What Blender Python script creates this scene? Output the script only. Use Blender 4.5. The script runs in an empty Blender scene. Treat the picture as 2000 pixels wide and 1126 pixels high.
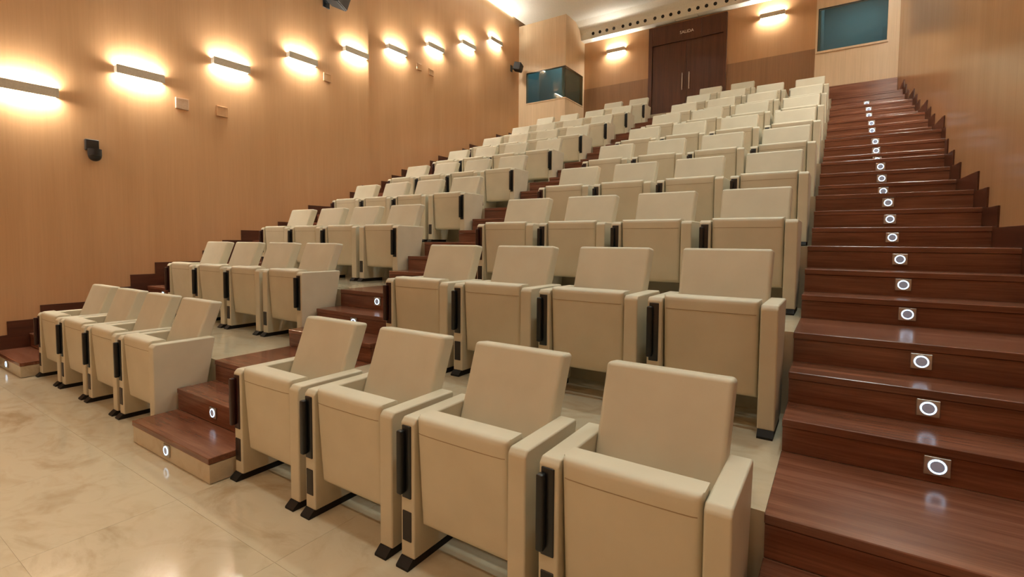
import bpy, bmesh, math, random
from mathutils import Vector, Matrix

random.seed(7)
scene = bpy.context.scene
COL = scene.collection

# ------------------------------------------------------------------ camera
F_PX, YAW, PITCH, ROLL, SY, EYE = 958.44, 0.5834, -0.0526, 0.0074, -42.68, 1.3753
fwd = Vector((-math.sin(YAW)*math.cos(PITCH), math.cos(YAW)*math.cos(PITCH), math.sin(PITCH)))
rt0 = Vector((math.cos(YAW), math.sin(YAW), 0))
up0 = rt0.cross(fwd)
rt = rt0*math.cos(ROLL) + up0*math.sin(ROLL)
up = -rt0*math.sin(ROLL) + up0*math.cos(ROLL)
cd = bpy.data.cameras.new('camera')
cam = bpy.data.objects.new('camera', cd)
COL.objects.link(cam)
cam.matrix_world = Matrix(((rt.x, up.x, -fwd.x, 0), (rt.y, up.y, -fwd.y, 0), (rt.z, up.z, -fwd.z, EYE), (0, 0, 0, 1)))
cd.sensor_fit = 'HORIZONTAL'
cd.sensor_width = 36
cd.lens = 36*F_PX/2000
cd.shift_y = SY/2000
cd.clip_start = 0.02
cd.clip_end = 100
scene.camera = cam

# ------------------------------------------------------------------ world, exposure, large lights
w = bpy.data.worlds.new('world')
scene.world = w
w.use_nodes = True
w.node_tree.nodes['Background'].inputs[0].default_value = (0.02, 0.018, 0.015, 1)
w.node_tree.nodes['Background'].inputs[1].default_value = 1.0
vs = scene.view_settings
vs.view_transform = 'Standard'
vs.look = 'None'
vs.exposure = 0.0
vs.gamma = 1.0
vs.use_curve_mapping = False

WARM = (1.0, 0.80, 0.54)
DOWN = (0.86, 1.0, 0.94)
FILL = (1.0, 0.82, 0.58)
def area(name, loc, size, power, color, rot=(0, 0, 0), spread=math.pi):
    l = bpy.data.lights.new(name, 'AREA')
    l.shape = 'DISK'
    l.size = size
    l.energy = power
    l.color = color
    l.spread = spread
    o = bpy.data.objects.new(name, l)
    o.location = loc
    o.rotation_euler = rot
    COL.objects.link(o)
    return o
# recessed ceiling downlights above the seats (out of frame), neutral white
for (x, y) in [(x, y) for y in (1.4, 4.4, 7.4, 10.2) for x in (-5.8, -3.5, -1.4, 0.35) if x < 0 or y < 9]:
    area('ceiling_downlight_lamp', (x, y, 7.30), 0.30, 28 if x > 0 else 13.5, DOWN, spread=2.3)
# added warm fill: unseen lamps by the front wall, to light the seat fronts
for x in (-6.2, -4.2, -2.2, -0.4):
    area('front_fill_lamp', (x, -2.7, 7.30), 0.30, 50, FILL, rot=(-0.15, 0, 0), spread=1.7)

# ------------------------------------------------------------------ materials
def newmat(name):
    m = bpy.data.materials.new(name)
    m.use_nodes = True
    nt = m.node_tree
    return m, nt, nt.nodes['Principled BSDF']
def coords(nt, scale, rnd=False):
    g = nt.nodes.new('ShaderNodeNewGeometry')
    mp = nt.nodes.new('ShaderNodeMapping')
    mp.inputs['Scale'].default_value = scale
    nt.links.new(g.outputs['Position'], mp.inputs['Vector'])
    if rnd:
        oi = nt.nodes.new('ShaderNodeObjectInfo')
        mul = nt.nodes.new('ShaderNodeMath'); mul.operation = 'MULTIPLY'; mul.inputs[1].default_value = 37.0
        cmb = nt.nodes.new('ShaderNodeCombineXYZ')
        nt.links.new(oi.outputs['Random'], mul.inputs[0])
        for i in range(3):
            nt.links.new(mul.outputs[0], cmb.inputs[i])
        nt.links.new(cmb.outputs[0], mp.inputs['Location'])
    return mp.outputs['Vector']
def noise(nt, vec, scale, detail=4, rough=0.55, dist=0.0):
    n = nt.nodes.new('ShaderNodeTexNoise')
    n.inputs['Scale'].default_value = scale
    n.inputs['Detail'].default_value = detail
    n.inputs['Roughness'].default_value = rough
    n.inputs['Distortion'].default_value = dist
    nt.links.new(vec, n.inputs['Vector'])
    return n.outputs['Fac']
def ramp(nt, fac, stops):
    r = nt.nodes.new('ShaderNodeValToRGB')
    el = r.color_ramp.elements
    while len(el) > 1:
        el.remove(el[-1])
    el[0].position = stops[0][0]; el[0].color = (*stops[0][1], 1)
    for p, c in stops[1:]:
        e = el.new(p); e.color = (*c, 1)
    nt.links.new(fac, r.inputs['Fac'])
    return r.outputs['Color']
def bump(nt, fac, strength, dist, bsdf):
    b = nt.nodes.new('ShaderNodeBump')
    b.inputs['Strength'].default_value = strength
    b.inputs['Distance'].default_value = dist
    nt.links.new(fac, b.inputs['Height'])
    nt.links.new(b.outputs['Normal'], bsdf.inputs['Normal'])
def mixc(nt, a, b, fac, mode='MULTIPLY'):
    m = nt.nodes.new('ShaderNodeMix'); m.data_type = 'RGBA'; m.blend_type = mode
    if isinstance(fac, float):
        m.inputs[0].default_value = fac
    else:
        nt.links.new(fac, m.inputs[0])
    nt.links.new(a, m.inputs[6]); nt.links.new(b, m.inputs[7])
    return m.outputs[2]
def plain(name, col, rough=0.5, metal=0.0, spec=0.5):
    m, nt, b = newmat(name)
    v = coords(nt, (1, 1, 1))
    f = noise(nt, v, 60, 3)
    c = ramp(nt, f, [(0.3, tuple(x*0.92 for x in col)), (0.7, tuple(min(1, x*1.06) for x in col))])
    nt.links.new(c, b.inputs['Base Color'])
    b.inputs['Roughness'].default_value = rough
    b.inputs['Metallic'].default_value = metal
    b.inputs['Specular IOR Level'].default_value = spec
    return m
def emit(name, col, strength):
    m, nt, b = newmat(name)
    b.inputs['Base Color'].default_value = (*col, 1)
    b.inputs['Emission Color'].default_value = (*col, 1)
    b.inputs['Emission Strength'].default_value = strength
    return m
def wood(name, dark, mid, light, scale, fine, rough, spec=0.5, contrast=1.0):
    m, nt, b = newmat(name)
    v = coords(nt, scale)
    f = noise(nt, v, 1.0, 6, 0.62, 0.3)
    c = ramp(nt, f, [(0.28, dark), (0.5, mid), (0.74, light)])
    v2 = coords(nt, fine)
    f2 = noise(nt, v2, 1.0, 3, 0.6)
    c2 = ramp(nt, f2, [(0.3, (1-0.28*contrast,)*3), (0.62, (1, 1, 1))])
    nt.links.new(mixc(nt, c, c2, 1.0), b.inputs['Base Color'])
    b.inputs['Roughness'].default_value = rough
    b.inputs['Specular IOR Level'].default_value = spec
    bump(nt, f2, 0.06, 0.002, b)
    return m

M = {}
# pale tan veneer with a vertical grain (walls)
M['wall'] = wood('tan_veneer', (0.52, 0.295, 0.148), (0.555, 0.32, 0.163), (0.59, 0.345, 0.18), (4, 4, 0.22), (60, 60, 1.6), 0.20, 0.5, 0.22)
M['cladding'] = wood('darker_veneer', (0.29, 0.155, 0.078), (0.33, 0.18, 0.092), (0.37, 0.205, 0.106), (5, 5, 0.25), (60, 60, 1.6), 0.3, 0.5, 0.45)
M['booth'] = wood('booth_veneer', (0.58, 0.42, 0.26), (0.64, 0.47, 0.30), (0.69, 0.52, 0.34), (5, 5, 0.25), (60, 60, 1.6), 0.4, 0.4, 0.35)
# reddish brown stair veneer, grain along the steps
M['stair'] = wood('stair_veneer', (0.135, 0.045, 0.023), (0.21, 0.078, 0.042), (0.32, 0.135, 0.078), (1.2, 14, 14), (3, 110, 110), 0.22, 0.5, 1.0)
M['skirt'] = wood('skirting_veneer', (0.055, 0.018, 0.010), (0.085, 0.028, 0.015), (0.11, 0.038, 0.02), (6, 1.2, 10), (60, 3, 90), 0.3, 0.4, 0.8)
M['door'] = wood('door_veneer', (0.065, 0.022, 0.012), (0.09, 0.032, 0.017), (0.12, 0.044, 0.023), (12, 12, 0.7), (90, 90, 2.5), 0.28, 0.5, 0.8)

def marble(name, base, vein, pale, rough):
    m, nt, b = newmat(name)
    v = coords(nt, (1, 1.5, 1), rnd=True)
    f = noise(nt, v, 1.3, 6, 0.62, 1.2)
    c = ramp(nt, f, [(0.28, vein), (0.44, base), (0.60, base), (0.78, pale)])
    f2 = noise(nt, v, 4.0, 5, 0.55, 1.6)
    c2 = ramp(nt, f2, [(0.30, (0.84, 0.77, 0.68)), (0.52, (1, 1, 1)), (0.72, (1.0, 0.98, 0.94))])
    nt.links.new(mixc(nt, c, c2, 0.55), b.inputs['Base Color'])
    b.inputs['Roughness'].default_value = rough
    b.inputs['Specular IOR Level'].default_value = 0.55
    return m
M['marble'] = marble('cream_marble', (0.57, 0.485, 0.35), (0.42, 0.32, 0.20), (0.64, 0.565, 0.43), 0.13)
M['grout'] = plain('grout', (0.52, 0.42, 0.28), 0.5)
M['plaster'] = plain('white_plaster', (0.80, 0.78, 0.70), 0.7)
M['ceiling'] = plain('ceiling_paint', (0.78, 0.78, 0.72), 0.8)

m, nt, b = newmat('cream_leather')
v = coords(nt, (1, 1, 1))
f = noise(nt, v, 420, 3, 0.6)
fl = noise(nt, v, 5, 3, 0.5)
c = ramp(nt, fl, [(0.3, (0.62, 0.565, 0.43)), (0.7, (0.67, 0.615, 0.475))])
nt.links.new(c, b.inputs['Base Color'])
b.inputs['Roughness'].default_value = 0.46
b.inputs['Specular IOR Level'].default_value = 0.4
bump(nt, f, 0.12, 0.001, b)
M['leather'] = m
M['seam'] = plain('seam_thread', (0.36, 0.27, 0.16), 0.7)
M['black'] = plain('black_plastic', (0.010, 0.011, 0.012), 0.32)
M['maroon'] = plain('dark_maroon_plastic', (0.030, 0.006, 0.005), 0.35)
M['socket'] = plain('dark_socket_plastic', (0.020, 0.014, 0.012), 0.4)
M['foot'] = plain('black_foot_steel', (0.014, 0.011, 0.009), 0.6, 0.0, 0.25)
M['alu'] = plain('brushed_aluminium', (0.55, 0.52, 0.48), 0.38, 0.9)
M['steel'] = plain('satin_steel', (0.62, 0.58, 0.52), 0.35, 1.0)
M['lens'] = plain('frosted_lens', (0.42, 0.46, 0.54), 0.3)
M['cabinet'] = plain('speaker_cabinet_black', (0.010, 0.010, 0.010), 0.65, 0.0, 0.2)
M['ring'] = emit('led_ring', (0.55, 0.78, 1.0), 3.2)
M['lampbody'] = plain('lamp_housing', (0.60, 0.54, 0.44), 0.5, 0.0)
M['lamptube'] = emit('lamp_diffuser', (1.0, 0.96, 0.84), 265.0)
lb = M['lens'].node_tree.nodes['Principled BSDF']
lb.inputs['Emission Color'].default_value = (0.55, 0.68, 1.0, 1)
lb.inputs['Emission Strength'].default_value = 0.10
M['lettering'] = plain('white_lettering', (0.85, 0.82, 0.76), 0.5)
M['hole'] = plain('nozzle_black', (0.006, 0.005, 0.004), 0.7)
M['white'] = plain('white_plate', (0.60, 0.40, 0.26), 0.5)
M['boothin'] = plain('booth_interior_paint', (0.24, 0.36, 0.36), 0.8)
M['boothlamp'] = emit('booth_panel_light', (0.62, 0.86, 1.0), 6.0)
M['coveglow'] = emit('cove_strip', (0.95, 1.0, 0.90), 9.0)
m, nt, b = newmat('tinted_glass')
b.inputs['Base Color'].default_value = (0.50, 0.62, 0.60, 1)
b.inputs['Roughness'].default_value = 0.02
b.inputs['Transmission Weight'].default_value = 1.0
b.inputs['IOR'].default_value = 1.5
M['glass'] = m

# ------------------------------------------------------------------ mesh helpers
def abox(bm, x0, x1, y0, y1, z0, z1):
    vs_ = [bm.verts.new(p) for p in ((x0, y0, z0), (x1, y0, z0), (x1, y1, z0), (x0, y1, z0), (x0, y0, z1), (x1, y0, z1), (x1, y1, z1), (x0, y1, z1))]
    for q in ((0, 3, 2, 1), (4, 5, 6, 7), (0, 1, 5, 4), (1, 2, 6, 5), (2, 3, 7, 6), (3, 0, 4, 7)):
        bm.faces.new([vs_[i] for i in q])
    return vs_
def prism_x(bm, prof, x0, x1):
    """prof: list of (y, z), extruded along x"""
    a = [bm.verts.new((x0, y, z)) for y, z in prof]
    c = [bm.verts.new((x1, y, z)) for y, z in prof]
    n = len(prof)
    bm.faces.new(a[::-1]); bm.faces.new(c)
    for i in range(n):
        j = (i+1) % n
        bm.faces.new((a[i], a[j], c[j], c[i]))
def prism_gen(bm, prof, mapf, d):
    """prof in 2D mapped by mapf(a, b, depth)"""
    a = [bm.verts.new(mapf(p, q, 0)) for p, q in prof]
    c = [bm.verts.new(mapf(p, q, d)) for p, q in prof]
    n = len(prof)
    bm.faces.new(a[::-1]); bm.faces.new(c)
    for i in range(n):
        j = (i+1) % n
        bm.faces.new((a[i], a[j], c[j], c[i]))
def bevel(bm, off, seg=3):
    bmesh.ops.recalc_face_normals(bm, faces=bm.faces)
    bmesh.ops.bevel(bm, geom=list(bm.edges), offset=off, segments=seg, profile=0.5, affect='EDGES', clamp_overlap=True)
def mesh(name, bm, mat, smooth=False):
    bmesh.ops.recalc_face_normals(bm, faces=bm.faces)
    me = bpy.data.meshes.new(name)
    bm.to_mesh(me); bm.free()
    me.materials.append(mat)
    if smooth:
        for p in me.polygons:
            p.use_smooth = True
        me.set_sharp_from_angle(angle=math.radians(50))
    return me
def link(name, data, parent=None, loc=(0, 0, 0), rot=(0, 0, 0), wn=False):
    o = bpy.data.objects.new(name, data)
    o.location = loc
    o.rotation_euler = rot
    COL.objects.link(o)
    if parent is not None:
        o.parent = parent
    if wn:
        md = o.modifiers.new('wn', 'WEIGHTED_NORMAL')
        md.keep_sharp = True
    return o
def boxobj(name, x0, x1, y0, y1, z0, z1, mat, parent=None, bev=0.0):
    bm = bmesh.new(); abox(bm, x0, x1, y0, y1, z0, z1)
    if bev:
        bevel(bm, bev, 2)
    return link(name, mesh(name, bm, mat), parent)
def tag(o, label, cat, group=None, kind=None):
    o['label'] = label
    o['category'] = cat
    if group: o['group'] = group
    if kind: o['kind'] = kind
    return o
def struct(o, label=None, cat=None):
    o['kind'] = 'structure'
    if label: o['label'] = label
    if cat: o['category'] = cat
    return o
def empty(name, loc=(0, 0, 0), rz=0.0):
    o = bpy.data.objects.new(name, None)
    o.empty_display_size = 0.1
    o.location = loc
    o.rotation_euler = (0, 0, rz)
    COL.objects.link(o)
    return o
def copy_tree(o, parent=None):
    c = o.copy()
    COL.objects.link(c)
    c.parent = parent
    for ch in o.children:
        copy_tree(ch, c)
    return c
def cyl(bm, r, depth, seg=20, mtx=Matrix()):
    bmesh.ops.create_cone(bm, cap_ends=True, segments=seg, radius1=r, radius2=r, depth=depth, matrix=mtx)

# ------------------------------------------------------------------ stair geometry
N_, W_, YA, PER, R_ = 0.2742, 0.5917, 1.8558, 1.1402, 0.15
def yk(k):
    q, mm = divmod(k, 3)
    return YA + q*PER + (0 if mm == 0 else W_ + (mm-1)*N_)
def zk(k):
    return 0.45 + R_*k
XL_NEAR, XL_FAR, YJOG = -7.54, -7.665, 6.42
XS = -0.173                       # left edge of the right-hand stairs
XC0, XC1 = -3.915, -2.875         # centre aisle
YB, YW = 11.89, 13.05             # booth fronts, back wall
ZC = 7.38
BLX, BRX = -6.185, -0.50          # booth sides
def xr_near(y): return 0.935 - 0.030*(y-4.136)
def xr_far(y): return 0.955 - 0.030*(y-8.42)

# ------------------------------------------------------------------ floor with tiles
fl = boxobj('floor', -7.9, 1.4, -3.6, 1.95, -0.20, -0.0015, M['grout'])
struct(fl, 'polished cream marble floor at the front of the hall', 'floor')
TX, TY, JX, JY = 0.90, 0.60, -2.85, 1.135
tile_cache = {}
def tile(x0, x1, y0, y1):
    g = 0.0006
    key = (round(x1-x0, 3), round(y1-y0, 3))
    if key not in tile_cache:
        bm = bmesh.new()
        abox(bm, -key[0]/2+g, key[0]/2-g, -key[1]/2+g, key[1]/2-g, -0.02, 0)
        tile_cache[key] = mesh('floor_tile', bm, M['marble'])
    link('floor_tile', tile_cache[key], fl, ((x0+x1)/2, (y0+y1)/2, 0))
xs = [JX + TX*i for i in range(-6, 6)]
xs = [-7.56] + [x for x in xs if -7.4 < x < 1.0] + [1.08]
ys = [JY - TY*i for i in range(7, -1, -1)] + [1.86]
for i in range(len(xs)-1):
    for j in range(len(ys)-1):
        tile(xs[i], xs[i+1], ys[j], ys[j+1])

# ------------------------------------------------------------------ seating platforms
for n in range(1, 11):
    y0 = yk(3*(n-1)); z1 = 0.45*n
    y1 = yk(3*n)
    if n == 10:
        y0, y1 = yk(27), YW
    words = ['second', 'third', 'fourth', 'fifth', 'sixth', 'seventh', 'eighth', 'ninth', 'tenth']
    lab = ('marble platform carrying the %s row of seats' % words[n-1]) if n < 10 else 'marble landing in front of the double doors at the back'
    o = boxobj('seating_platform', XL_FAR, 1.06, y0, y1, 0.0 if n < 3 else z1-0.9, z1, M['marble'])
    struct(o, lab, 'platform')

# ------------------------------------------------------------------ stairs: treads and risers one by one
TT = 0.036
def stairs(name, x0f, x1f, k0, k1, label, marble_first=False):
    root = empty(name, ((x0f(2)+x1f(2))/2, yk(k0), 0))
    struct(root, label, 'stairs')
    for k in range(k0, k1+1):
        q = k % 3
        nxt = yk(k+1)
        yend = yk(3*(k//3+1)) if q else nxt       # where the next platform begins
        x0, x1 = x0f(yk(k)), x1f(yk(k))
        zt = zk(k) + (0.004 if q == 0 else 0)
        ox, oy = root.location.x, root.location.y
        # riser (solid block up to the underside of the tread)
        d = 0.016 if q == 0 else yend - yk(k)
        ya, yb_ = (yk(k)-0.016, yk(k)) if q == 0 else (yk(k), yend-0.001)
        zb = zk(k)-R_ if k > k0 or k0 > -2 else 0.0
        zb += 0.004 if (k-1) % 3 == 0 else 0
        mt = M['marble'] if (marble_first and k == -2) else M['stair']
        boxobj('riser', x0+0.002-ox, x1-ox, ya-oy, yb_-oy, zb, zt-TT-0.002, mt, root)
        # tread with a slightly proud nosing
        ye = min(nxt, YB-0.045)-0.0005 if x1 > 0 else nxt-0.0005
        yend = min(yend, YB-0.062) if x1 > 0 else yend
        bm = bmesh.new()
        abox(bm, x0-ox, x1-ox, yk(k)-0.020-oy if q == 0 else yk(k)-0.006-oy, ye-(0.017 if (k+1) % 3 == 0 else 0)-oy, zt-TT if q else zt-TT, zt)
        bevel(bm, 0.003, 1)
        link('tread', mesh('tread', bm, M['stair']), root)
    return root
def right_edge(y):
    return (xr_near(y) if y < YJOG else xr_far(y)) - 0.001
stairs('right_stairs', lambda y: XS, right_edge, -2, 25, 'reddish brown wooden stairs climbing beside the right-hand wall')
stairs('centre_stairs', lambda y: XC0, lambda y: XC1, -2, 26, 'dark wooden steps of the centre aisle between the seat blocks', True)
stairs('left_stairs', lambda y: XL_NEAR+0.02 if y < YJOG else XL_FAR+0.02, lambda y: -6.60, -2, 23, 'dark wooden steps between the left wall and the left seat block', True)
# last steps and plinth in front of the booth on the right
o = boxobj('trim_1', BRX, 0.85, YB-0.06, YB-0.002, 4.05, 4.50, M['stair'])
struct(o, 'brown wooden plinth under the right-hand booth window', 'plinth')

# ------------------------------------------------------------------ walls
def poly_wall(name, pts, z0, z1, mat, label):
    bm = bmesh.new()
    prism_gen(bm, pts, lambda a, c, d: (a, c, z0 + d), z1-z0)
    o = link(name, mesh(name, bm, mat))
    struct(o, label, 'wall')
    return o
poly_wall('wall_left', [(XL_NEAR-0.3, -3.9), (XL_NEAR, -3.9), (XL_NEAR, YJOG), (XL_NEAR-0.3, YJOG)], -0.2, 7.7, M['wall'], 'tan veneer wall on the left, front section')
poly_wall('wall_left_rear', [(XL_FAR-0.2, YJOG), (XL_FAR, YJOG), (XL_FAR, 13.3), (XL_FAR-0.2, 13.3)], -0.2, 7.7, M['wall'], 'tan veneer wall on the left, recessed rear section')
poly_wall('wall_right', [(xr_near(-3.9), -3.9), (1.6, -3.9), (1.6, YJOG+0.05), (xr_near(YJOG+0.05), YJOG+0.05)], -0.2, 7.7, M['wall'], 'glossy tan veneer wall beside the stairs, front section')
poly_wall('wall_right_rear', [(xr_far(YJOG+0.05), YJOG+0.05), (1.6, YJOG+0.05), (1.6, 13.3), (xr_far(13.3), 13.3)], -0.2, 7.7, M['wall'], 'glossy tan veneer wall beside the upper stairs, recessed')
poly_wall('wall_front', [(-8.0, -3.9), (1.8, -3.9), (1.8, -3.6), (-8.0, -3.6)], -0.2, 7.7, M['wall'], 'tan wall behind the camera')
o = boxobj('wall_back', BLX-0.02, BRX+0.02, YW, YW+0.2, 4.0, 7.7, M['wall'])
struct(o, 'tan veneer wall at the back around the doors', 'wall')
# darker lower panels left and right of the doors
for i, (x0, x1, lab) in enumerate(((BLX+0.002, -4.31, 'darker veneer dado left of the double doors'), (-2.38, BRX-0.002, 'darker veneer dado right of the double doors'))):
    o = boxobj('trim_%d' % (3+i), x0, x1, YW-0.008, YW, 4.5, 5.70, M['cladding'])
    struct(o, lab, 'cladding')

# ceiling with a lit cove along the left wall
o = boxobj('ceiling', XL_FAR+0.22, 1.6, -3.9, 13.3, ZC, ZC+0.12, M['ceiling'])
struct(o, 'white ceiling', 'ceiling')
o = boxobj('ceiling_cove', XL_FAR-0.2, XL_FAR+0.22, -3.9, 13.3, ZC+0.20, ZC+0.32, M['ceiling'])
struct(o, 'white cove recess along the left edge of the ceiling', 'ceiling')
o = boxobj('cove_light_strip', XL_FAR+0.02, XL_FAR+0.05, -3.0, 11.6, ZC+0.17, ZC+0.199, M['coveglow'])
tag(o, 'glowing light strip in the cove at the top of the left wall', 'light')

# skirting boards that step up with the stairs
def skirting(name, xf, off, hgt, k0, k1, y_start, y_end, side, label, thick=0.012):
    prof = []
    z = hgt + (0.15 if side < 0 else 0.15)
    ylo = y_start
    pts_top = []
    cur = zk(k0-1)+hgt
    pts_top.append((ylo, cur))
    for k in range(k0, k1+1):
        y = yk(k)+off
        if y > y_end: break
        if y <= y_start: cur = zk(k)+hgt; pts_top[0] = (ylo, cur); continue
        pts_top.append((y, cur)); cur = zk(k)+hgt; pts_top.append((y, cur))
    pts_top.append((y_end, cur))
    # build column by column so each quad is planar
    bm = bmesh.new()
    for i in range(0, len(pts_top)-1):
        (ya, za), (yb_, zb) = pts_top[i], pts_top[i+1]
        if abs(yb_-ya) < 1e-6: continue
        lo = max(0.0, za-0.95)
        xa, xb = xf(ya), xf(yb_)
        s = -side*thick
        vv = [bm.verts.new(p) for p in ((xa, ya, lo), (xb, yb_, lo), (xb, yb_, za), (xa, ya, za), (xa+s, ya, lo), (xb+s, yb_, lo), (xb+s, yb_, za), (xa+s, ya, za))]
        for q in ((0, 3, 2, 1), (4, 5, 6, 7), (0, 1, 5, 4), (1, 2, 6, 5), (2, 3, 7, 6), (3, 0, 4, 7)):
            bm.faces.new([vv[j] for j in q])
    o = link(name, mesh(name, bm, M['skirt']))
    struct(o, label, 'baseboard')
    return o
skirting('baseboard_left', lambda y: XL_NEAR, -0.18, 0.155, -2, 12, -3.6, YJOG-0.001, -1, 'dark stepped skirting along the left wall, front section')
skirting('baseboard_left_rear', lambda y: XL_FAR, -0.18, 0.155, -2, 26, YJOG+0.001, YB-0.01, -1, 'dark stepped skirting along the left wall, rear section')
skirting('baseboard_right', xr_near, -0.10, 0.14, -2, 14, -3.6, YJOG, 1, 'dark stepped skirting along the right-hand wall, lower flight')
skirting('baseboard_right_rear', xr_far, -0.10, 0.14, -2, 24, YJOG+0.06, YB-0.07, 1, 'dark stepped skirting along the right-hand wall, upper flight')

# ------------------------------------------------------------------ booths
def booth_wall(name, boxes, label, mat):
    bm = bmesh.new()
    for bx_ in boxes:
        abox(bm, *bx_)
    o = link(name, mesh(name, bm, mat))
    struct(o, label, 'wall')
    return o
Z0L, Z1L = 5.22, 6.05
XWL = -7.41
T = 0.10
booth_wall('wall_booth_left', [
    (XL_FAR, BLX, YB, YB+T, 4.4, Z0L), (XL_FAR, BLX, YB, YB+T, Z1L, ZC), (XL_FAR, XWL, YB, YB+T, Z0L, Z1L),
    (BLX-T, BLX, YB+T, YW, 4.4, Z0L), (BLX-T, BLX, YB+T, YW, Z1L, ZC), (BLX-T, BLX, YW-0.09, YW, Z0L, Z1L)],
    'pale veneer booth projecting in the far left corner', M['booth'])
Z0R, Z1R = 5.245, 6.09
XWR0, XWR1 = -0.465, 0.665
booth_wall('wall_booth_right', [
    (BRX, 0.90, YB, YB+T, 4.4, Z0R), (BRX, 0.90, YB, YB+T, Z1R, ZC), (BRX, XWR0, YB, YB+0.03, Z0R, Z1R), (XWR1, 0.90, YB, YB+T, Z0R, Z1R),
    (BRX, BRX+0.02, YB+T, YW, 4.4, ZC)],
    'pale veneer booth wall above the top of the stairs', M['booth'])
# windows
w1 = empty('window_1', (BLX, YB, Z0L)); struct(w1, 'corner window of the booth at far left, dark glass', 'window')
def wchild(name, x0, x1, y0, y1, z0, z1, mat, root):
    l = root.location
    return boxobj(name, x0-l.x, x1-l.x, y0-l.y, y1-l.y, z0-l.z, z1-l.z, mat, root)
wchild('pane', XWL, BLX-0.012, YB+0.004, YB+0.012, Z0L, Z1L, M['glass'], w1)
wchild('pane', BLX-0.012, BLX-0.004, YB+0.004, YW-0.09, Z0L, Z1L, M['glass'], w1)
wchild('sill', XWL-0.01, BLX+0.012, YB-0.012, YB+0.002, Z0L-0.03, Z0L, M['booth'], w1)
wchild('sill', BLX-0.002, BLX+0.012, YB+0.002, YW-0.08, Z0L-0.03, Z0L, M['booth'], w1)
wchild('frame', XWL, BLX, YB-0.003, YB+0.006, Z1L-0.014, Z1L, M['black'], w1)
wchild('frame', XWL, XWL+0.014, YB-0.003, YB+0.006, Z0L, Z1L-0.014, M['black'], w1)
w2 = empty('window_2', (XWR0, YB, Z0R)); struct(w2, 'teal tinted booth window above the top of the stairs', 'window')
wchild('pane', XWR0, XWR1, YB+0.004, YB+0.012, Z0R, Z1R, M['glass'], w2)
wchild('sill', XWR0-0.02, XWR1+0.02, YB-0.018, YB+0.002, Z0R-0.04, Z0R, M['booth'], w2)
wchild('frame', XWR0, XWR1, YB-0.003, YB+0.006, Z1R-0.014, Z1R, M['black'], w2)
wchild('frame', XWR0, XWR0+0.014, YB-0.003, YB+0.006, Z0R, Z1R-0.014, M['black'], w2)
# rooms behind the glass
def booth_room(name, x0, x1, y0, y1, z0, z1, label):
    t = 0.05
    o = booth_wall(name, [(x0-t, x1+t, y1, y1+t, z0, z1), (x0-t, x0, y0, y1, z0, z1), (x1, x1+t, y0, y1, z0, z1), (x0-t, x1+t, y0, y1+t, z0-t, z0), (x0-t, x1+t, y0, y1+t, z1, z1+t)], label, M['boothin'])
    return o
booth_room('wall_booth_left_interior', XL_FAR+0.05, BLX-T-0.06, YB+T, YW-0.1, 4.5, 6.9, 'grey-blue interior of the far left booth')
booth_room('wall_booth_right_interior', BRX+0.075, 1.5, YB+T, YW+1.0, 4.5, 6.9, 'grey-green interior of the right-hand booth')
tag(boxobj('booth_ceiling_light', -7.0, -6.4, 12.2, 12.8, 6.85, 6.898, M['boothlamp']), 'cool panel light on the ceiling inside the far left booth', 'light')
tag(boxobj('booth_ceiling_light', 0.0, 0.7, 12.9, 13.5, 6.85, 6.898, M['boothlamp']), 'cool panel light on the ceiling inside the right-hand booth', 'light')

# ------------------------------------------------------------------ air duct beam with nozzles above the doors
prof = [(12.81, 6.99), (12.77, 7.17), (12.72, 7.23), (12.62, 7.30), (12.45, ZC-0.001), (YW-0.001, ZC-0.001), (YW-0.001, 6.99)]
bm = bmesh.new(); prism_x(bm, prof, BLX, BRX)
duct = link('air_duct', mesh('air_duct', bm, M['plaster']))
tag(duct, 'white air duct beam with a row of round nozzles above the doors', 'duct')
nrm = Vector((0, -0.18, -0.04)).normalized()
bm = bmesh.new()
q = Vector((0, 0, 1)).rotation_difference(nrm).to_matrix().to_4x4()
cyl(bm, 0.042, 0.012, 20, q)
hole_me = mesh('nozzle', bm, M['hole'])
bm = bmesh.new()
bmesh.ops.create_circle(bm, segments=20, radius=0.050, matrix=q @ Matrix.Translation((0, 0, 0.004)))
bmesh.ops.create_circle(bm, segments=20, radius=0.042, matrix=q @ Matrix.Translation((0, 0, 0.008)))
bmesh.ops.bridge_loops(bm, edges=bm.edges)
rim_me = mesh('nozzle_rim', bm, M['plaster'])
for g in range(6):
    for i in range(4):
        x = -5.774 + 0.852*g + 0.2*i
        o = link('air_nozzle', hole_me, duct, (x*1.0059, 12.785, 7.1025))
        link('rim', rim_me, o)
o = boxobj('air_grille', -3.62, -3.05, 12.86, 12.98, 6.982, 6.99, M['lampbody'], duct)
for i in range(5):
    boxobj('slat', -3.60, -3.07, 12.868+0.022*i, 12.878+0.022*i, 6.978, 6.983, M['plaster'], o)

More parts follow.
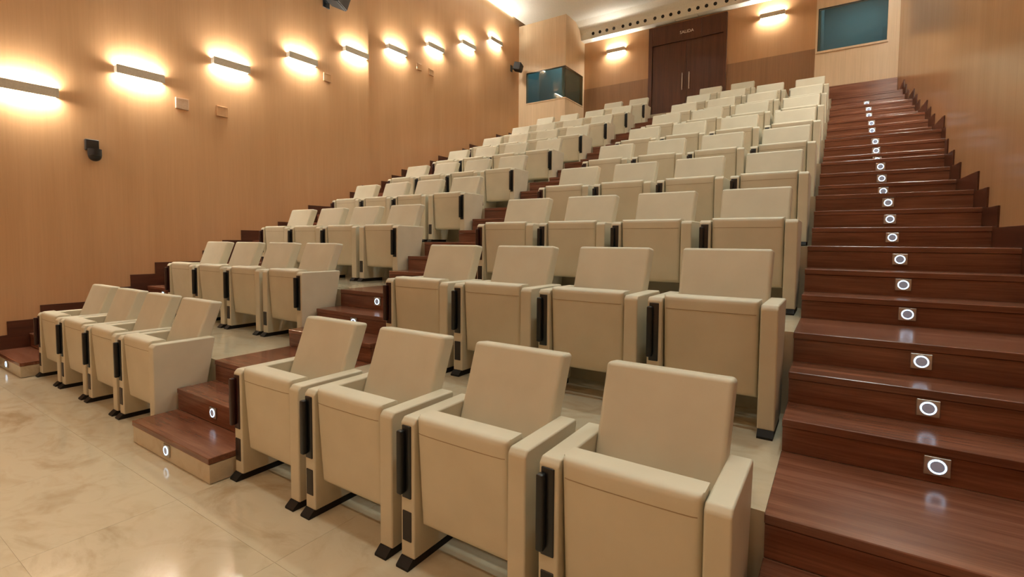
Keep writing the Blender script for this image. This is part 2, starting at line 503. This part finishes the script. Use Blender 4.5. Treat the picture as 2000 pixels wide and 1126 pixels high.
# ------------------------------------------------------------------ double doors
d = empty('door_1', (-3.345, YW, 4.5)); struct(d, 'dark wooden double doors at the back with exit lettering above', 'door')
def dchild(name, x0, x1, y0, y1, z0, z1, mat, par=None, bev=0):
    l = d.location
    return boxobj(name, x0-l.x, x1-l.x, y0-l.y, y1-l.y, z0-l.z, z1-l.z, mat, par or d, bev)
FX0, FX1, FZ = -4.30, -2.39, 6.935
DX0, DX1, DZ = -4.205, -2.465, 6.49
DM = (DX0+DX1)/2
dchild('frame', FX0, DX0, YW-0.09, YW-0.001, 4.5, FZ, M['door'])
dchild('frame', DX1, FX1, YW-0.09, YW-0.001, 4.5, FZ, M['door'])
XTS = -2.98
dchild('transom_panel', DX0, XTS-0.003, YW-0.085, YW-0.001, DZ+0.02, FZ, M['door'])
dchild('transom_panel', XTS+0.003, DX1, YW-0.085, YW-0.001, DZ+0.02, FZ, M['door'])
dchild('frame', DX0, DX1, YW-0.09, YW-0.001, DZ-0.02, DZ+0.018, M['door'])
for s, (x0, x1) in enumerate(((DX0+0.004, DM-0.003), (DM+0.003, DX1-0.004))):
    lf = dchild('door_leaf', x0, x1, YW-0.045, YW-0.001, 4.505, DZ-0.022, M['door'])
    hx = DM + (-0.085 if s == 0 else 0.085)
    bm = bmesh.new()
    l = d.location
    cyl(bm, 0.012, 0.42, 12, Matrix.Translation((hx-l.x, YW-0.095-l.y, 5.45-l.z)))
    for zz in (5.27, 5.63):
        cyl(bm, 0.008, 0.05, 8, Matrix.Translation((hx-l.x, YW-0.07-l.y, zz-l.z)) @ Matrix.Rotation(math.pi/2, 4, 'X'))
    h = link('handle', mesh('handle', bm, M['steel'], True), lf); h['label'] = 'satin steel bar handle'
tc = bpy.data.curves.new('lettering', 'FONT'); tc.body = 'SALIDA'; tc.size = 0.105; tc.align_x = 'CENTER'; tc.extrude = 0.003
to = bpy.data.objects.new('tmp_text', tc); COL.objects.link(to)
dg = bpy.context.evaluated_depsgraph_get()
tm = bpy.data.meshes.new_from_object(to.evaluated_get(dg)); bpy.data.objects.remove(to)
tm.materials.clear(); tm.materials.append(M['lettering'])
o = link('lettering', tm, d, (-3.335+3.345, -0.089, 6.64-4.5), (math.pi/2, 0, 0)); o['label'] = 'white SALIDA exit lettering'

# ------------------------------------------------------------------ wall lamps
def lamp_meshes():
    L, H, D = 0.52, 0.104, 0.085
    bm = bmesh.new()                       # local: wall at y = 0, light sticks out to -y
    abox(bm, -L/2, L/2, -D, -D+0.010, -H/2, H/2)
    abox(bm, -L/2, -L/2+0.010, -D+0.010, 0, -H/2+0.012, H/2-0.012)
    abox(bm, L/2-0.010, L/2, -D+0.010, 0, -H/2+0.012, H/2-0.012)
    abox(bm, -L/2+0.010, L/2-0.010, -D+0.010, 0, -0.008, 0.008)
    body = mesh('housing', bm, M['lampbody'])
    bm = bmesh.new(); abox(bm, -L/2+0.02, L/2-0.02, -D+0.016, -0.014, 0.010, 0.026)
    tube = mesh('diffuser', bm, M['lamptube'])
    return body, tube
LB, LT = lamp_meshes()
def wall_lamp(loc, rz, label, group):
    r = empty('wall_lamp', loc, rz)
    tag(r, label, 'lamp', group)
    link('housing', LB, r)
    link('diffuser', LT, r)
    link('diffuser', LT, r, (0, 0, 0), (0, math.pi, 0))
    return r
ordn = ['first', 'second', 'third', 'fourth', 'fifth', 'sixth', 'seventh', 'eighth', 'ninth']
for i in range(9):
    y = 2.70 + 1.132*(i-1) if i else 1.60
    z = 3.46 + 0.447*(i-1)
    x = XL_NEAR if i < 5 else XL_FAR
    if i >= 5:
        y = [7.23, 8.38, 9.55, 10.70][i-5]
        z = [5.236, 5.66, 6.10, 6.575][i-5]
    else:
        y = [1.635, 2.705, 3.845, 5.005, 6.10][i]
    lab = 'linear wall lamp on the left wall, %s from the front of the hall' % ordn[i]
    if i == 8: lab = 'linear wall lamp on the left wall, last one beside the booth'
    wall_lamp((x, y, z), math.pi/2, lab, 'lamps climbing the left wall')
for i in range(4, 9):
    y = [1.635, 2.705, 3.845, 5.005, 6.10, 7.23, 8.38, 9.55, 10.70][i]
    xr = xr_near(y) if i < 5 else xr_far(y)
    wall_lamp((xr, y, 3.46+0.447*(i-1)+0.1), -math.pi/2, 'linear wall lamp high on the right-hand wall, %s along the climb above the stairs' % ordn[i-4], 'lamps climbing the right-hand wall')
wall_lamp((-5.23, YW, 6.60), 0, 'linear wall lamp on the back wall, left of the double doors', 'lamps on the back wall')
wall_lamp((-1.42, YW, 6.64), 0, 'linear wall lamp on the back wall, right of the double doors', 'lamps on the back wall')

# ------------------------------------------------------------------ step lights
bm = bmesh.new(); abox(bm, -0.040, 0.040, -0.006, 0.004, -0.036, 0.036); bevel(bm, 0.002, 1)
SP = mesh('plate', bm, M['alu'])
rx = Matrix.Rotation(math.pi/2, 4, 'X')
bm = bmesh.new()
cyl_seg = 28
def ring(bm, r0, r1, y0, y1, seg=28):
    vv = []
    for i in range(seg):
        a = 2*math.pi*i/seg
        cx, cz = math.cos(a), math.sin(a)
        vv.append([bm.verts.new(p) for p in ((r0*cx, y0, r0*cz), (r0*cx, y1, r0*cz), (r1*cx, y1, r1*cz), (r1*cx, y0, r1*cz))])
    for i in range(seg):
        a, c = vv[i], vv[(i+1) % seg]
        for j in range(4):
            k = (j+1) % 4
            bm.faces.new((a[j], a[k], c[k], c[j]))
ring(bm, 0.0225, 0.0280, -0.0085, -0.005)
SR = mesh('light_ring', bm, M['ring'])
bm = bmesh.new(); cyl(bm, 0.0222, 0.004, 28, Matrix.Translation((0, -0.006, 0)) @ rx)
SL = mesh('lens', bm, M['lens'])
def step_light(x, k, label, group, zoff=-0.0745, y=None):
    yy = (yk(k) - (0.016 if k % 3 == 0 else 0.0)) if y is None else y
    r = empty('step_light', (x, yy-0.004, zk(k)+zoff-0.004))
    tag(r, label, 'light', group)
    link('plate', SP, r); link('light_ring', SR, r); link('lens', SL, r)
cnt = ['lowest', 'second', 'third', 'fourth', 'fifth', 'sixth', 'seventh', 'eighth', 'ninth', 'tenth', 'eleventh', 'twelfth', 'thirteenth', 'fourteenth', 'fifteenth', 'sixteenth', 'seventeenth', 'eighteenth', 'nineteenth', 'twentieth', 'twenty-first', 'twenty-second', 'twenty-third', 'topmost']
for i in range(23):
    k = i+1
    lab = 'square metal step light with glowing ring, right-hand stairs, %s visible from the bottom' % cnt[i]
    step_light(0.353, k, lab, 'step lights of the right-hand stairs')
step_light(0.353, 24, 'square metal step light with glowing ring, right-hand stairs, topmost of all', 'step lights of the right-hand stairs', y=yk(24)-0.0)
cl = {-2: 'centre aisle step light on the marble front of the lowest step', -1: 'centre aisle step light on the second riser from the floor',
      0: 'centre aisle step light on the third riser, behind the front row', 2: 'centre aisle step light, lower of two seen between first and second rows', 3: 'centre aisle step light, upper of two seen between first and second rows'}
for k, lab in cl.items():
    step_light(-3.40, k, lab, 'step lights of the centre aisle', -0.07 if k != -2 else -0.076)
step_light(-7.08, -2, 'left aisle step light on the marble front of the lowest step', 'step lights of the left aisle')
step_light(-7.05, 2, 'left aisle step light just above the front row seat backs', 'step lights of the left aisle')

# ------------------------------------------------------------------ seats
SWD, ARM = 0.31, 0.077
def make_seat_meshes():
    m = {}
    # side panel: padded slab, profile in (y, z), origin at its inner lower front
    prof = [(0.0, 0.032), (0.0, 0.612), (0.018, 0.632), (0.405, 0.630), (0.412, 0.615), (0.352, 0.30), (0.30, 0.032)]
    bm = bmesh.new(); prism_x(bm, prof, 0.0, ARM); bevel(bm, 0.012, 3)
    m['panel'] = mesh('side_panel', bm, M['leather'], True)
    bm = bmesh.new()
    pf = [(-0.034, 0.0), (-0.034, 0.010), (-0.004, 0.036), (0.275, 0.036), (0.275, 0.0)]
    prism_x(bm, pf, 0.004, ARM-0.004)
    m['foot'] = mesh('foot', bm, M['foot'])
    # folded seat: cushion with a gently domed front, hinged upright
    bm = bmesh.new()
    nx, nz = 10, 12
    w2, z0, z1, th = 0.2290, 0.168, 0.648, 0.115
    def ptf(u, v, side):
        x = -w2 + 2*w2*u; z = z0 + (z1-z0)*v
        ex = min(u, 1-u)*2*w2; ez = min(v, 1-v)*(z1-z0)
        r = 0.026
        def inset(e):
            return 0 if e >= r else r - math.sqrt(max(0, r*r-(r-e)**2))
        dd = max(inset(ex), inset(ez))
        tilt = 0.030*(1-v)
        dome = 0.010*(1-(2*u-1)**4)*(1-(2*v-1)**4)
        y = (0.006 + dd - dome + tilt) if side == 0 else (0.006 + th - 0.3*dd*0 + tilt - dd*0.6)
        return (x, y, z)
    us = [0, .012, .03, .06, .15, .3, .5, .7, .85, .94, .97, .988, 1]
    vs2 = [0, .012, .03, .06, .15, .3, .5, .7, .85, .94, .97, .988, 1]
    gf = [[bm.verts.new(ptf(u, v_, 0)) for u in us] for v_ in vs2]
    gb = [[bm.verts.new(ptf(u, v_, 1)) for u in us] for v_ in vs2]
    n = len(us); mm = len(vs2)
    for j in range(mm-1):
        for i in range(n-1):
            bm.faces.new((gf[j][i], gf[j][i+1], gf[j+1][i+1], gf[j+1][i]))
            bm.faces.new((gb[j][i], gb[j+1][i], gb[j+1][i+1], gb[j][i+1]))
    for j in range(mm-1):
        bm.faces.new((gf[j][0], gf[j+1][0], gb[j+1][0], gb[j][0]))
        bm.faces.new((gf[j][-1], gb[j][-1], gb[j+1][-1], gf[j+1][-1]))
    for i in range(n-1):
        bm.faces.new((gf[0][i], gb[0][i], gb[0][i+1], gf[0][i+1]))
        bm.faces.new((gf[-1][i], gf[-1][i+1], gb[-1][i+1], gb[-1][i]))
    m['seat'] = mesh('seat', bm, M['leather'], True)
    bm = bmesh.new()
    zc = 0.578; v_ = (zc-z0)/(z1-z0)
    pr = [(ptf(u, v_, 0)) for u in us[2:-2]]
    for a, c in zip(pr[:-1], pr[1:]):
        vv = [bm.verts.new(p) for p in ((a[0], a[1]-0.0008, zc-0.0016), (c[0], c[1]-0.0008, zc-0.0016), (c[0], c[1]-0.0008, zc+0.0016), (a[0], a[1]-0.0008, zc+0.0016),
                                         (a[0], a[1]+0.004, zc-0.0016), (c[0], c[1]+0.004, zc-0.0016), (c[0], c[1]+0.004, zc+0.0016), (a[0], a[1]+0.004, zc+0.0016))]
        for q in ((0, 1, 2, 3), (7, 6, 5, 4), (0, 4, 5, 1), (3, 2, 6, 7)):
            bm.faces.new([vv[i] for i in q])
    m['seam'] = mesh('seam', bm, M['seam'])
    # backrest: leaning padded slab
    bm = bmesh.new()
    zb, zt_ = 0.30, 0.892
    def bx(z): return 0.420 - 0.385*(zt_-z)
    w_t, w_b = 0.240, 0.228
    prof = [(zb, w_b), (0.60, 0.231), (zt_, w_t)]
    f0 = [bm.verts.new(p) for p in ((-w_b, bx(zb), zb), (w_b, bx(zb), zb), (w_t, bx(zt_), zt_), (-w_t, bx(zt_), zt_))]
    tb = 0.105
    b0 = [bm.verts.new(p) for p in ((-w_b, bx(zb)+tb, zb), (w_b, bx(zb)+tb, zb), (w_t, bx(zt_)+tb*0.9, zt_-0.012), (-w_t, bx(zt_)+tb*0.9, zt_-0.012))]
    bm.faces.new(f0); bm.faces.new(b0[::-1])
    for i in range(4):
        j = (i+1) % 4
        bm.faces.new((f0[j], f0[i], b0[i], b0[j]))
    bevel(bm, 0.018, 4)
    m['back'] = mesh('backrest', bm, M['leather'], True)
    # writing tablet housing on the arm front
    for key, mt in (('black', M['black']), ('maroon', M['maroon'])):
        bm = bmesh.new()
        abox(bm, 0.012, 0.062, -0.006, 0.006, 0.292, 0.602); bevel(bm, 0.003, 2)
        m['case_'+key] = mesh('tablet_holder', bm, mt, True)
        bm = bmesh.new()
        abox(bm, 0.006, 0.034, -0.034, -0.005, 0.315, 0.585); bevel(bm, 0.007, 3)
        m['tab_'+key] = mesh('tablet', bm, mt, True)
    bm = bmesh.new()
    abox(bm, 0.012, 0.062, -0.004, 0.004, 0.105, 0.235); bevel(bm, 0.002, 1)
    m['socket'] = mesh('socket', bm, M['socket'])
    return m
SM = make_seat_meshes()
def make_seat(key, tab_side):
    r = empty('auditorium_seat')
    pl = link('side_panel', SM['panel'], r, (-SWD, 0, 0), wn=True)
    pr = link('side_panel', SM['panel'], r, (SWD-ARM, 0, 0), wn=True)
    for p in (pl, pr):
        link('foot', SM['foot'], p)
    s = link('seat', SM['seat'], r, wn=True)
    link('seam', SM['seam'], s)
    link('backrest', SM['back'], r, wn=True)
    tx = -SWD if tab_side < 0 else SWD-ARM
    c = link('tablet_holder', SM['case_'+key], r, (tx, 0, 0)); c['label'] = 'black tablet holder' if key == 'black' else 'dark red tablet holder'
    link('tablet', SM['tab_'+key], c)
    link('socket', SM['socket'], pl)
    return r
protos = {('black', -1): make_seat('black', -1), ('maroon', -1): make_seat('maroon', -1), ('black', 1): make_seat('black', 1)}
used = set()
PITCH_S, X0S, Y0S, BOFF = 0.675, -2.858+0.31, 1.44, -3.72
rown = ['front', 'second', 'third', 'fourth', 'fifth', 'sixth', 'seventh', 'eighth', 'ninth', 'back']
posn = {'right': ['end seat beside the centre aisle', 'second seat from the centre aisle', 'second seat from the right-hand stairs', 'end seat beside the right-hand stairs'],
        'left': ['end seat beside the left wall steps', 'second seat from the left wall steps', 'second seat from the centre aisle', 'end seat beside the centre aisle']}
for row in range(10):
    for blk in ('right', 'left'):
        for i in range(4):
            if row == 9 and not ((blk == 'right' and i < 2) or (blk == 'left' and i > 1)):
                continue
            key = ('maroon', -1) if i == 0 else ('black', -1)
            if blk == 'left' and i == 3 and row >= 1:
                key = ('black', 1)
            src = protos[key]
            o = src if key not in used else copy_tree(src)
            used.add(key)
            x = X0S + PITCH_S*i + (BOFF if blk == 'left' else 0)
            o.location = (x, Y0S + PER*row, 0.45*row)
            pos = posn[blk][i]
            if row == 9:
                pos = ['end seat left of the two', 'end seat right of the two'][i % 2]
                pos = {('right', 0): 'right pair, nearer the doors', ('right', 1): 'right pair, nearer the stairs', ('left', 2): 'left pair, nearer the booth', ('left', 3): 'left pair, nearer the doors'}[(blk, i)]
                lab = 'cream folding auditorium seat, topmost row by the doors, %s' % pos
            else:
                lab = 'cream folding auditorium seat, %s row, %s block, %s' % (rown[row], blk, pos)
            tag(o, lab, 'seat', 'cream auditorium seats')

# ------------------------------------------------------------------ wall speakers
def speaker(loc, rz, label, tilt=0.3, scale=1.0, yaw=0.0):
    r = empty('wall_speaker', loc, rz); r.scale = (scale,)*3
    tag(r, label, 'speaker')
    bm = bmesh.new(); abox(bm, -0.05, 0.05, -0.012, 0, -0.09, 0.09); bevel(bm, 0.004, 1)
    link('wall_plate', mesh('wall_plate', bm, M['black']), r)
    bm = bmesh.new(); cyl(bm, 0.016, 0.16, 10, Matrix.Translation((0, -0.085, -0.02)) @ rx)
    link('bracket', mesh('bracket', bm, M['black'], True), r)
    bm = bmesh.new()
    prof = [(-0.15, -0.10), (0.15, -0.10), (0.12, 0.10), (-0.12, 0.10)]
    prism_gen(bm, prof, lambda a, c, dd: (a, c, dd-0.10), 0.20); bevel(bm, 0.015, 2)
    cab = link('cabinet', mesh('cabinet', bm, M['cabinet'], True), r, (0, -0.22, 0), (tilt, 0, yaw), wn=True)
    bm = bmesh.new(); abox(bm, -0.135, 0.135, -0.112, -0.100, -0.085, 0.085); bevel(bm, 0.004, 1)
    link('grille', mesh('grille', bm, M['hole']), cab)
    return r
speaker((XL_NEAR, 5.50, 5.50), math.pi/2, 'black loudspeaker high on the left wall, cut by the top edge', 0.35, 1.35, 0.5)
speaker((XL_FAR, 11.50, 6.12), math.pi/2, 'black loudspeaker at the rear end of the left wall beside the booth window', 0.25, 1.0, 0.35)
speaker((0.80, YB, 6.20), 0, 'black loudspeaker beside the top corner of the right-hand booth window', 0.3, 0.7, 0.5)
# wall projector-like housing on the left wall
r = empty('wall_device', (XL_NEAR, 2.19, 2.43), math.pi/2)
tag(r, 'small black wall device with rounded lower housing, below the lamps', 'speaker')
bm = bmesh.new(); abox(bm, -0.065, 0.065, -0.055, 0, -0.01, 0.12); bevel(bm, 0.008, 2)
link('back_box', mesh('back_box', bm, M['black'], True), r, wn=True)
bm = bmesh.new()
bmesh.ops.create_uvsphere(bm, u_segments=20, v_segments=12, radius=0.066, matrix=Matrix.Translation((0.01, -0.085, -0.075)) @ Matrix.Diagonal((1, 0.9, 1.0, 1)))
link('dome', mesh('dome', bm, M['black'], True), r)
bm = bmesh.new(); cyl(bm, 0.068, 0.075, 20, Matrix.Translation((0.01, -0.085, -0.035)))
link('collar', mesh('collar', bm, M['black'], True), r)

# ------------------------------------------------------------------ small wall plates on the left wall
def plate(y, z, wd, h, x, label, dpt=0.018, mat='white'):
    r = empty('wall_plate', (x, y, z), math.pi/2)
    tag(r, label, 'wall plate')
    bm = bmesh.new(); abox(bm, -wd/2, wd/2, -dpt, 0, -h/2, h/2); bevel(bm, 0.004, 2)
    link('cover', mesh('cover', bm, M[mat]), r)
    boxobj('lip', -wd/2+0.012, wd/2-0.012, -dpt-0.003, -dpt, h/2-0.02, h/2-0.008, M[mat], r)
plate(3.19, 3.208, 0.16, 0.15, XL_NEAR, 'pale square wall plate below the second lamp', 0.03)
plate(3.72, 3.22, 0.16, 0.15, XL_NEAR, 'tan louvred wall plate below the third lamp', 0.02, 'wall')
plate(5.50, 4.20, 0.15, 0.14, XL_NEAR, 'tan wall plate below the fourth lamp', 0.02, 'wall')
plate(7.90, 5.11, 0.15, 0.14, XL_FAR, 'tan wall plate below the sixth lamp', 0.02, 'wall')
plate(8.28, 5.10, 0.15, 0.14, XL_FAR, 'tan wall plate below the seventh lamp', 0.02, 'wall')
